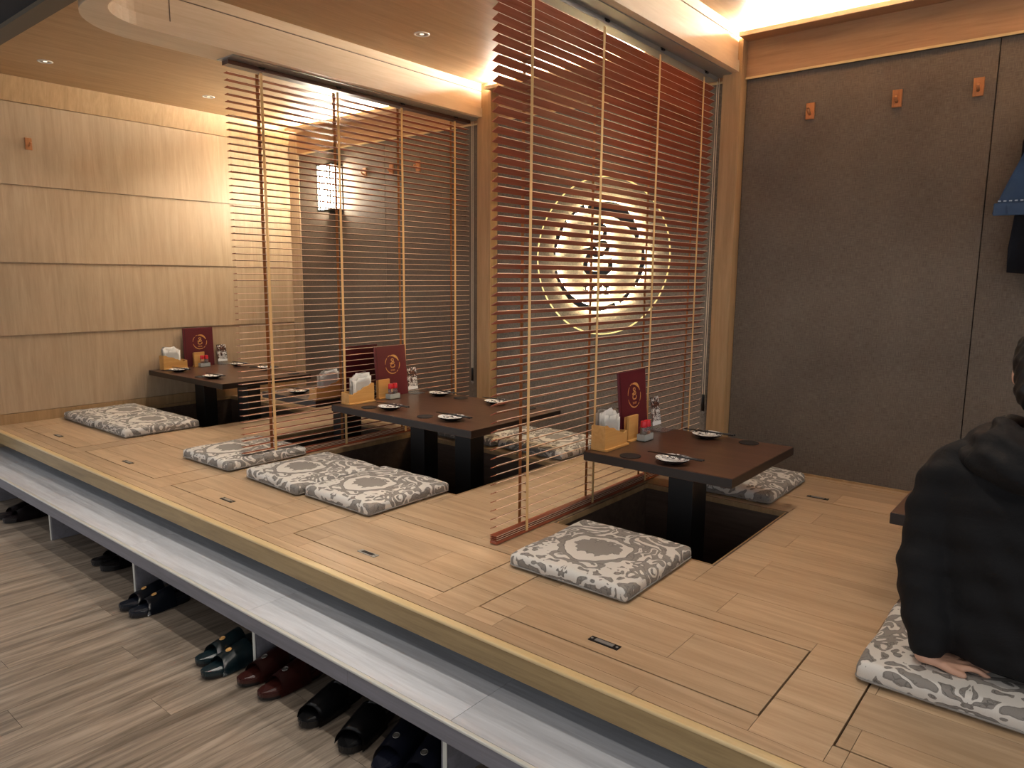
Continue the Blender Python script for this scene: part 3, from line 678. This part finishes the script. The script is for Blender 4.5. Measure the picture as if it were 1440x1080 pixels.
def bottle(x, y, z, mat, label):
    t = empty('spice_bottle', (x, y, z), label=label, cat='bottle', group='red-capped spice bottles')
    bm = bmesh.new(); lathe(bm, [(0, 0), (0.0155, 0), (0.0165, 0.003), (0.0165, 0.058), (0.0135, 0.064), (0.0135, 0.068), (0, 0.068)], 20); new('glass', bm, 'glass', t, smooth=True)
    bm = bmesh.new(); lathe(bm, [(0, 0.003), (0.0148, 0.003), (0.0148, 0.040), (0, 0.042)], 20); new('spice', bm, mat, t, smooth=True)
    bm = bmesh.new(); lathe(bm, [(0.0, 0.0642), (0.0165, 0.0642), (0.0168, 0.066), (0.0155, 0.092), (0.0135, 0.0955), (0, 0.0955)], 20); new('cap', bm, 'redcap', t, smooth=True)
def spice_set(x, y, where, z=ZT):
    t = empty('spice_tray', (x, y, z+0.0005), label='small grey tray holding two red-capped bottles on the '+where, cat='tray', group='grey spice trays')
    new('tray_floor', B(-0.022, 0.022, -0.043, 0.043, 0, 0.004), 'tray', t)
    for a in ((-0.022, -0.019, -0.043, 0.043), (0.019, 0.022, -0.043, 0.043), (-0.0189, 0.0189, -0.043, -0.040), (-0.0189, 0.0189, 0.040, 0.043)):
        new('tray_side', B(a[0], a[1], a[2], a[3], 0.0001, 0.034), 'tray', t)
    bottle(x, y-0.019, z+0.0048, 'spice2' if 'two' in where else 'spice1', 'red-capped spice bottle on the '+where+', tray end toward the platform edge')
    bottle(x, y+0.019, z+0.0048, 'spice1' if 'two' in where else 'spice2', 'red-capped spice bottle on the '+where+', tray end toward the back wall')
def flyer_stand(x, y, rz, label, z=ZT):
    t = empty('card_stand', (x, y, z+0.0005), rz, label=label, cat='card stand', group='acrylic menu card stands')
    new('acrylic_foot', B(-0.015, 0.065, -0.048, 0.048, 0, 0.003), 'acrylic', t)
    s = new('acrylic_back', B(-0.0030, -0.0012, -0.048, 0.048, 0.0031, 0.155), 'acrylic', t, rot=(0, -0.16, 0))
    new('printed_card', B(-0.0010, 0.0002, -0.044, 0.044, 0.025, 0.175), 'flyer', t, rot=(0, -0.16, 0))
    return t
def plate(x, y, label, z=ZT):
    bm = bmesh.new()
    lathe(bm, [(0, 0.0), (0.036, 0.0), (0.040, 0.003), (0.062, 0.012), (0.0745, 0.0215), (0.0755, 0.0235), (0.073, 0.0238), (0.060, 0.0165), (0.040, 0.009), (0, 0.0075)], 36, mats=[0, 0, 0, 0, 0, 1, 1, 1, 1])
    o = new('small_plate', bm, ['plate_dark', 'porcelain'], None, (x, y, z+0.0005), smooth=True); o.rotation_euler = (0, 0, random.uniform(0, 6)); tag(o, label, 'plate', 'blue and white side plates'); return o
def chopsticks(x, y, rz, label, z=ZT):
    for k in (0, 1):
        bm = bmesh.new(); tube(bm, [(-0.13, 0, 0), (0.0, 0, 0), (0.13, 0, 0)], [0.0024, 0.0035, 0.0042], 6)
        o = new('chopstick', bm, 'chop', None, (x+0.004*k, y+0.009*k, z+0.0288), smooth=True, rot=(0, 0, rz+0.035*k)); tag(o, label, 'chopstick', 'black chopsticks laid on the plates')
def coaster(x, y, label, z=ZT):
    bm = bmesh.new(); lathe(bm, [(0, 0), (0.047, 0), (0.048, 0.001), (0.048, 0.0025), (0.047, 0.0035), (0, 0.0035)], 32)
    tag(new('coaster', bm, 'coaster', None, (x, y, z+0.0005)), label, 'coaster', 'round black coasters')
def setting(plates, coasters, where, dy=0.012):
    for i, (x, y, q) in enumerate(plates):
        plate(x, y, 'blue and white plate on the %s, %s' % (where, q)); chopsticks(x+0.0, y+dy, 0.0 + random.uniform(-0.04, 0.04), 'black chopstick on a plate of the %s, %s' % (where, q))
    for (x, y, q) in coasters: coaster(x, y, 'round black coaster on the %s, %s' % (where, q))
# two-setting table
W4 = 'two-setting table'
napkin_holder(-1.757, 2.885, 0, 'bamboo napkin holder with jagged front on the '+W4)
napkins(-1.757, 2.885, 0, 'white paper napkins upright in the holder on the '+W4)
menu(-1.782, 3.165, 0, 'maroon menu folder with gold emblem on the '+W4)
wood_stand(-1.749, 3.085, 0, 'small wooden ticket stand before the maroon menu on the '+W4)
spice_set(-1.700, 3.128, W4)
flyer_stand(-1.775, 3.40, 0, 'printed card in a clear stand on the '+W4)
setting([(-1.39, 2.813, 'edge side'), (-1.49, 3.385, 'back side')], [(-1.590, 2.795, 'edge side'), (-1.285, 3.41, 'back side')], W4)
# four-setting table
W3 = 'four-setting table'
napkin_holder(-3.600, 2.870, 0, 'bamboo napkin holder with jagged front on the '+W3, True)
napkins(-3.600, 2.870, 0, 'white paper napkins upright in the holder on the '+W3, flip=True)
menu(-3.640, 3.195, 0, 'maroon menu folder with gold emblem on the '+W3)
wood_stand(-3.603, 3.085, 0, 'small wooden ticket stand before the maroon menu on the '+W3)
spice_set(-3.550, 3.115, W3)
flyer_stand(-3.630, 3.375, 0, 'printed card in a clear stand on the '+W3)
# four settings, positions read off the tabletop
setting([(-3.263, 2.842, 'edge side by the blind'), (-2.763, 2.850, 'edge side by the free end'), (-3.41, 3.41, 'back side by the blind'), (-2.915, 3.415, 'back side by the free end')],
        [(-3.413, 2.803, 'edge side by the blind'), (-2.947, 2.826, 'edge side by the free end'), (-3.233, 3.425, 'back side by the blind'), (-2.675, 3.436, 'back side by the free end')], W3)
# table against the wood wall
W1 = 'wood-wall table'
napkin_holder(-6.060, 2.885, 0, 'bamboo napkin holder on the '+W1); napkins(-6.060, 2.885, 0, 'white paper napkins upright in the holder on the '+W1)
menu(-6.092, 3.130, 0, 'maroon menu folder with gold emblem on the '+W1, lean=0.03)
wood_stand(-6.058, 3.11, 0, 'small wooden ticket stand on the '+W1); spice_set(-6.008, 3.128, W1)
flyer_stand(-6.085, 3.345, 0, 'printed card in a clear stand on the '+W1)
setting([(-5.84, 2.82, 'edge side by the wall'), (-5.284, 2.815, 'edge side by the free end'), (-5.85, 3.36, 'back side by the wall'), (-5.46, 3.39, 'back side by the free end')],
        [(-5.99, 2.795, 'edge side by the wall'), (-5.42, 2.79, 'edge side by the free end'), (-5.66, 3.40, 'back side by the wall'), (-5.06, 3.38, 'back side by the free end')], W1)
# table behind the blind
W2 = 'small table behind the blind'
napkin_holder(-3.885, 2.835, PI, 'bamboo napkin holder on the '+W2); napkins(-3.885, 2.835, PI, 'white paper napkins upright in the holder on the '+W2)
menu(-3.855, 3.085, PI, 'maroon menu folder seen from behind on the '+W2)
setting([(-4.18, 2.83, 'edge side')], [(-4.33, 2.81, 'edge side')], W2)

# ================================================================ FOOTWEAR IN THE BAYS
def slipper(x, y, rz, mat, label, L=0.27, wd=0.098, badge='gold', closed=False, up=(0.055, 0.185), hh=0.074, group='slippers in the shoe bays'):
    """toe at local -y end, heel towards +y; origin at the middle of the sole on the floor"""
    t = empty('slipper', (x, y, ZF+0.0006), rz, label=label, cat='slipper', group=group)
    out = []
    for k in range(28):
        a = 2*PI*k/28; yy = -math.cos(a)*L/2; s = math.sin(a)
        u = (yy+L/2)/L; ww = wd/2*(1.0-0.16*math.exp(-((u-0.62)/0.16)**2))*(0.94 if u > 0.6 else 1.0)
        out.append((math.copysign(abs(s)**0.72, s)*ww, yy))
    bm = bmesh.new(); prism(bm, [(a_*0.96, b_*0.985) for a_, b_ in out], 0, 0.011)
    for v in bm.verts:
        if v.co.y < -L*0.33: v.co.z += 0.006*((-v.co.y-L*0.33)/(L*0.17))
    new('outsole', bm, 'blackl', t)
    bm = bmesh.new(); prism(bm, out, 0.0112, 0.027); bmesh.ops.recalc_face_normals(bm, faces=bm.faces[:])
    for v in bm.verts:
        if v.co.y < -L*0.33: v.co.z += 0.006*((-v.co.y-L*0.33)/(L*0.17))
        elif v.co.z > 0.02 and v.co.y > 0: v.co.z += 0.006
    bmesh.ops.bevel(bm, geom=[e for e in bm.edges if all(f.normal.z > 0.9 or abs(f.normal.z) < 0.5 for f in e.link_faces)][:60], offset=0.004, segments=2, affect='EDGES')
    new('sole', bm, mat, t, smooth=False)
    bm = bmesh.new(); NA, NL = 14, 8; y0, y1 = -L/2+up[0], -L/2+up[1]; G = []
    for i in range(NL+1):
        q = i/NL; row = []
        for j in range(NA+1):
            a = PI*j/NA; bend = 0.018*(math.sin(a))*(1-q)   # scooped throat over the toes
            yy = y0+bend+(y1-y0-bend)*q; u = (yy+L/2)/L
            wv = (wd/2+0.003)*(1-0.10*max(0, (0.25-u)/0.25)); hz = hh*(0.72+0.42*q)
            row.append(bm.verts.new((-wv*math.cos(a)*(1 if abs(math.cos(a)) < 0.8 else 1.0), yy, 0.006+hz*math.sin(a)**0.75)))
        G.append(row)
    for i in range(NL):
        for j in range(NA): bm.faces.new((G[i][j], G[i][j+1], G[i+1][j+1], G[i+1][j]))
    bmesh.ops.solidify(bm, geom=bm.faces[:], thickness=0.004); bmesh.ops.recalc_face_normals(bm, faces=bm.faces[:])
    u_ = new('upper', bm, mat, t, smooth=True)
    if badge:
        bm = bmesh.new(); lathe(bm, [(0, 0.0016), (0.0055, 0.0018), (0.006, 0), (0.0095, 0), (0.0105, 0.0014), (0.0118, 0)], 18)
        new('badge', bm, badge, u_, (0.0, -L/2+0.110, 0.006+hh*(0.72+0.42*((0.110-up[0]-0.01)/(up[1]-up[0])))+0.0035), rot=(0.24, 0, 0))
    return t
for nm, h in (('navy', '#111722'), ('green', '#12252a'), ('brown', '#3a1712'), ('blackl', '#0b0b0d'), ('navy2', '#141724'), ('plum', '#1c1416')):
    M[nm] = plain(nm+'_shoe_leather', h, 0.28, spec=0.6)
M['pewter'] = plain('pewter_badge', '#6a6660', 0.35, 0.7)
def pair(x, y, mat, what, gap=0.105, rz=0.0, rz2=None, dy=0.0, badge='gold', **kw):
    slipper(x-gap/2, y, rz, mat, what+', right shoe of the pair', badge=badge, **kw)
    slipper(x+gap/2, y+dy, rz if rz2 is None else rz2, mat, what+', left shoe of the pair', badge=badge, **kw)
pair(-5.02, 1.42, 'plum', 'dark plum slipper without badge in the endmost bay', badge=None)
pair(-3.83, 1.50, 'blackl', 'plain black slipper deep in the bay', 0.11, badge=None, up=(0.07, 0.17), hh=0.07)
pair(-3.20, 1.375, 'navy', 'navy open-toe slipper with a gold round badge', 0.10, 0.0)
pair(-2.50, 1.365, 'green', 'glossy dark green open-toe slipper with a gold badge', 0.10, 0.0, dy=-0.03)
pair(-2.235, 1.395, 'brown', 'reddish brown open-toe slipper with a round badge', 0.135, 0.0, badge='pewter')
pair(-1.84, 1.405, 'blackl', 'large black leather open-toe slipper', 0.19, 0.12, 0.28, badge=None, L=0.29, wd=0.108, up=(0.03, 0.17), hh=0.072)
pair(-1.515, 1.395, 'navy2', 'dark navy slipper with a pewter badge', 0.125, 0.25, badge='pewter')

# ================================================================ PERSON
def voxel(bm, size, mat, name, parent, smooth_it=6, loc=(0, 0, 0)):
    me = bpy.data.meshes.new(name); bm.to_mesh(me); bm.free()
    tmp = bpy.data.objects.new('tmp', me); C.objects.link(tmp)
    md = tmp.modifiers.new('r', 'REMESH'); md.mode = 'VOXEL'; md.voxel_size = size; md.use_smooth_shade = True
    sm = tmp.modifiers.new('s', 'SMOOTH'); sm.iterations = smooth_it; sm.factor = 0.5
    dg = bpy.context.evaluated_depsgraph_get(); res = bpy.data.meshes.new_from_object(tmp.evaluated_get(dg))
    bpy.data.objects.remove(tmp); res.materials.clear(); res.materials.append(M[mat])
    for p in res.polygons: p.use_smooth = True
    o = bpy.data.objects.new(name, res); C.objects.link(o); o.parent = parent; o.location = loc; return o
def rings(bm, secs, seg=24, pw=2.4):
    """loft of superellipse sections (cx,cy,cz,rx,ry), stacked along z"""
    R_ = []
    for cx_, cy_, cz_, rx, ry in secs:
        R_.append([bm.verts.new((cx_+rx*math.copysign(abs(math.cos(a))**(2/pw), math.cos(a)), cy_+ry*math.copysign(abs(math.sin(a))**(2/pw), math.sin(a)), cz_)) for a in [2*PI*k/seg for k in range(seg)]])
    for a, b in zip(R_[:-1], R_[1:]):
        for k in range(seg): bm.faces.new((a[k], a[(k+1) % seg], b[(k+1) % seg], b[k]))
    bm.faces.new(R_[0][::-1]); bm.faces.new(R_[-1])
def limb(bm, pts, rad, seg=14):
    k = 6; P = spline([Vector(p) for p in pts], k); n_ = len(pts); R_ = []
    for i in range(len(P)):
        f = i/k; j = min(int(f), n_-2); t_ = f-j; R_.append(rad[j]*(1-t_)+rad[j+1]*t_)
    tube(bm, P, R_, seg)
    for p, r_ in ((P[0], R_[0]), (P[-1], R_[-1])): bmesh.ops.create_uvsphere(bm, u_segments=14, v_segments=8, radius=r_*0.98, matrix=Matrix.Translation(p))
def ball(bm, c, r, sx=1, sy=1, sz=1): bmesh.ops.create_uvsphere(bm, u_segments=24, v_segments=16, radius=1, matrix=Matrix.Translation(c) @ Matrix.Diagonal((r*sx, r*sy, r*sz, 1)))
PX, PY = -0.078, 2.31           # pelvis on the cushion
seat = 0.066
per = tag(empty('person', (PX, PY, seat)), 'person in a black hooded jacket seated on a floor cushion, back to the aisle', 'person')
# local frame: origin at the seat, person faces +y
HX, HY_, HZ = -0.012, 0.060, 0.795     # head centre
bm = bmesh.new()
rings(bm, [(0, 0, 0.0, 0.15, 0.10), (0, 0, 0.12, 0.155, 0.105), (0, 0.01, 0.30, 0.14, 0.09), (0, 0.015, 0.46, 0.17, 0.095), (0, 0.02, 0.56, 0.15, 0.08), (0, 0.03, 0.60, 0.07, 0.06)])
limb(bm, [(0, 0.03, 0.56), (0, 0.045, 0.66), (0, 0.06, 0.74)], [0.062, 0.056, 0.056])
ball(bm, (HX, HY_, HZ+0.012), 0.1, 0.78, 0.96, 1.12); ball(bm, (HX, HY_+0.03, HZ-0.05), 0.1, 0.62, 0.72, 0.75)
ball(bm, (HX, HY_+0.098, HZ-0.02), 0.014, 0.8, 1.2, 1.6)          # nose
for s in (-1, 1):
    ball(bm, (HX+s*0.079, HY_+0.005, HZ-0.012), 0.03, 0.35, 0.62, 1.0)   # ears
    ball(bm, (HX+s*0.032, HY_+0.082, HZ+0.008), 0.013, 1.2, 0.6, 0.8)
ball(bm, (HX, HY_+0.088, HZ-0.065), 0.022, 1.0, 0.5, 0.4)
SH = [(-0.175, 0.01, 0.535), (-0.232, -0.050, 0.285), (-0.205, -0.165, 0.060)]   # left arm planted behind the hip
limb(bm, SH, [0.048, 0.042, 0.030])
SR = [(0.175, 0.01, 0.535), (0.25, 0.12, 0.31), (0.15, 0.40, 0.268)]     # right forearm resting on the table
limb(bm, SR, [0.048, 0.042, 0.028])
def hand(bm, w, d, up, thumb_side, flat=True):
    """palm and five bent fingers from wrist w along direction d, back of hand up"""
    d = Vector(d).normalized(); up = Vector(up).normalized(); s = d.cross(up).normalized()*thumb_side; w = Vector(w)
    for k in range(5):
        q = (k-2)/2*0.030
        limb(bm, [w+s*q*0.5, w+d*0.045+s*q, w+d*0.085+s*q*1.05-up*0.004], [0.013, 0.0125, 0.0105], 8)
    for k, (ln_, sp) in enumerate(((0.068, -0.035), (0.078, -0.012), (0.074, 0.011), (0.058, 0.033))):
        b = w+d*0.082+s*(-sp)
        limb(bm, [b, b+d*ln_*0.45+up*0.004-s*sp*0.12, b+d*ln_*0.8-up*0.006-s*sp*0.2, b+d*ln_-up*0.014-s*sp*0.22], [0.0095, 0.009, 0.0083, 0.007], 8)
    b = w+d*0.028+s*0.028
    limb(bm, [b, b+d*0.028+s*0.022-up*0.004, b+d*0.055+s*0.030-up*0.008], [0.012, 0.0105, 0.0085], 8)
hand(bm, (-0.212, -0.172, 0.022), (0.80, 0.42, -0.05), (0.05, -0.05, 1), 1)
limb(bm, [(-0.205, -0.165, 0.060), (-0.212, -0.172, 0.026)], [0.028, 0.024])
hand(bm, (0.14, 0.44, 0.266), (-0.25, 1, -0.02), (0, 0, 1), -1)
limb(bm, [(0.15, 0.40, 0.268), (0.14, 0.44, 0.266)], [0.027, 0.024])
voxel(bm, 0.0055, 'skin', 'body', per, 3)
# trousers: hips, thighs forward, shins down into the foot well
bm = bmesh.new()
rings(bm, [(0, 0.0, 0.004, 0.16, 0.13), (0, 0.0, 0.05, 0.19, 0.155), (0, 0.0, 0.15, 0.175, 0.13), (0, 0, 0.20, 0.15, 0.11)])
for s in (-1, 1):
    limb(bm, [(s*0.09, 0.02, 0.080), (s*0.11, 0.22, 0.085), (s*0.12, 0.43, 0.085), (s*0.12, 0.47, -0.08), (s*0.12, 0.44, -0.37)], [0.085, 0.080, 0.062, 0.058, 0.045])
    limb(bm, [(s*0.12, 0.42, -0.405), (s*0.125, 0.56, -0.41)], [0.036, 0.030])
voxel(bm, 0.010, 'trousers', 'trousers', per, 4)
# jacket: bulky torso and sleeves in one piece, with fold relief
bm = bmesh.new()
rings(bm, [(0, -0.005, 0.03, 0.225, 0.165), (0, -0.01, 0.07, 0.232, 0.172), (0, -0.015, 0.20, 0.222, 0.158), (0, -0.015, 0.34, 0.228, 0.150), (0, -0.01, 0.45, 0.236, 0.148), (0, 0.0, 0.535, 0.222, 0.128), (0, 0.012, 0.585, 0.165, 0.105), (0, 0.022, 0.625, 0.095, 0.085)], 40, 2.5)
limb(bm, [(-0.165, 0.0, 0.525), (-0.208, -0.012, 0.46), (-0.235, -0.045, 0.31), (-0.232, -0.100, 0.18), (-0.205, -0.158, 0.058)], [0.090, 0.088, 0.080, 0.070, 0.050], 20)
limb(bm, [(0.165, 0.0, 0.525), (0.215, 0.02, 0.46), (0.258, 0.12, 0.315), (0.21, 0.27, 0.325), (0.155, 0.385, 0.314)], [0.090, 0.088, 0.074, 0.060, 0.043], 20)
jk = voxel(bm, 0.010, 'jacket', 'jacket', per, 5)
for v in jk.data.vertices:
    c = v.co; v.co += v.normal*(0.005*math.sin(c.z*38+c.x*21+3*math.sin(c.x*13))*math.sin(c.x*15+c.z*9) + 0.003*math.sin(c.z*70+c.y*40))
# hood lying folded on the shoulders
bm = bmesh.new()
for k, (rx, ry, z, tr, dyy) in enumerate(((0.165, 0.115, 0.585, 0.042, -0.005), (0.145, 0.105, 0.615, 0.036, 0.005), (0.110, 0.092, 0.645, 0.028, 0.02))):
    pts = []
    for j in range(28):
        a = 2*PI*j/28; back = max(0, -math.sin(a))
        pts.append((rx*math.cos(a), dyy+ry*math.sin(a)-0.035*back, z-0.030*back*(2-k)*0.5+0.012*math.sin(a*5+k)))
    tube(bm, pts, [tr*(0.75+0.45*max(0, -math.sin(2*PI*j/28))) for j in range(28)], 12, True)
hd = voxel(bm, 0.007, 'jacket', 'hood', per, 3)
for v in hd.data.vertices:
    c = v.co; v.co += v.normal*0.006*math.sin(c.x*45+c.z*30)*math.sin(c.z*60+c.x*12)
# hair: short, shaved towards the nape
bm = bmesh.new()
ball(bm, (HX, HY_-0.010, HZ+0.030), 0.1, 0.90, 1.04, 1.10); ball(bm, (HX, HY_-0.036, HZ-0.03), 0.1, 0.80, 0.72, 0.92)
bmesh.ops.delete(bm, geom=[v for v in bm.verts if (v.co.y > HY_+0.045 and v.co.z < HZ+0.055)], context='VERTS')
bmesh.ops.holes_fill(bm, edges=bm.edges[:])
hr = voxel(bm, 0.006, 'hair', 'hair', per, 2)
for v in hr.data.vertices:
    c = v.co; v.co += v.normal*(0.003*math.sin(c.x*190)*math.sin(c.z*160+c.y*120))
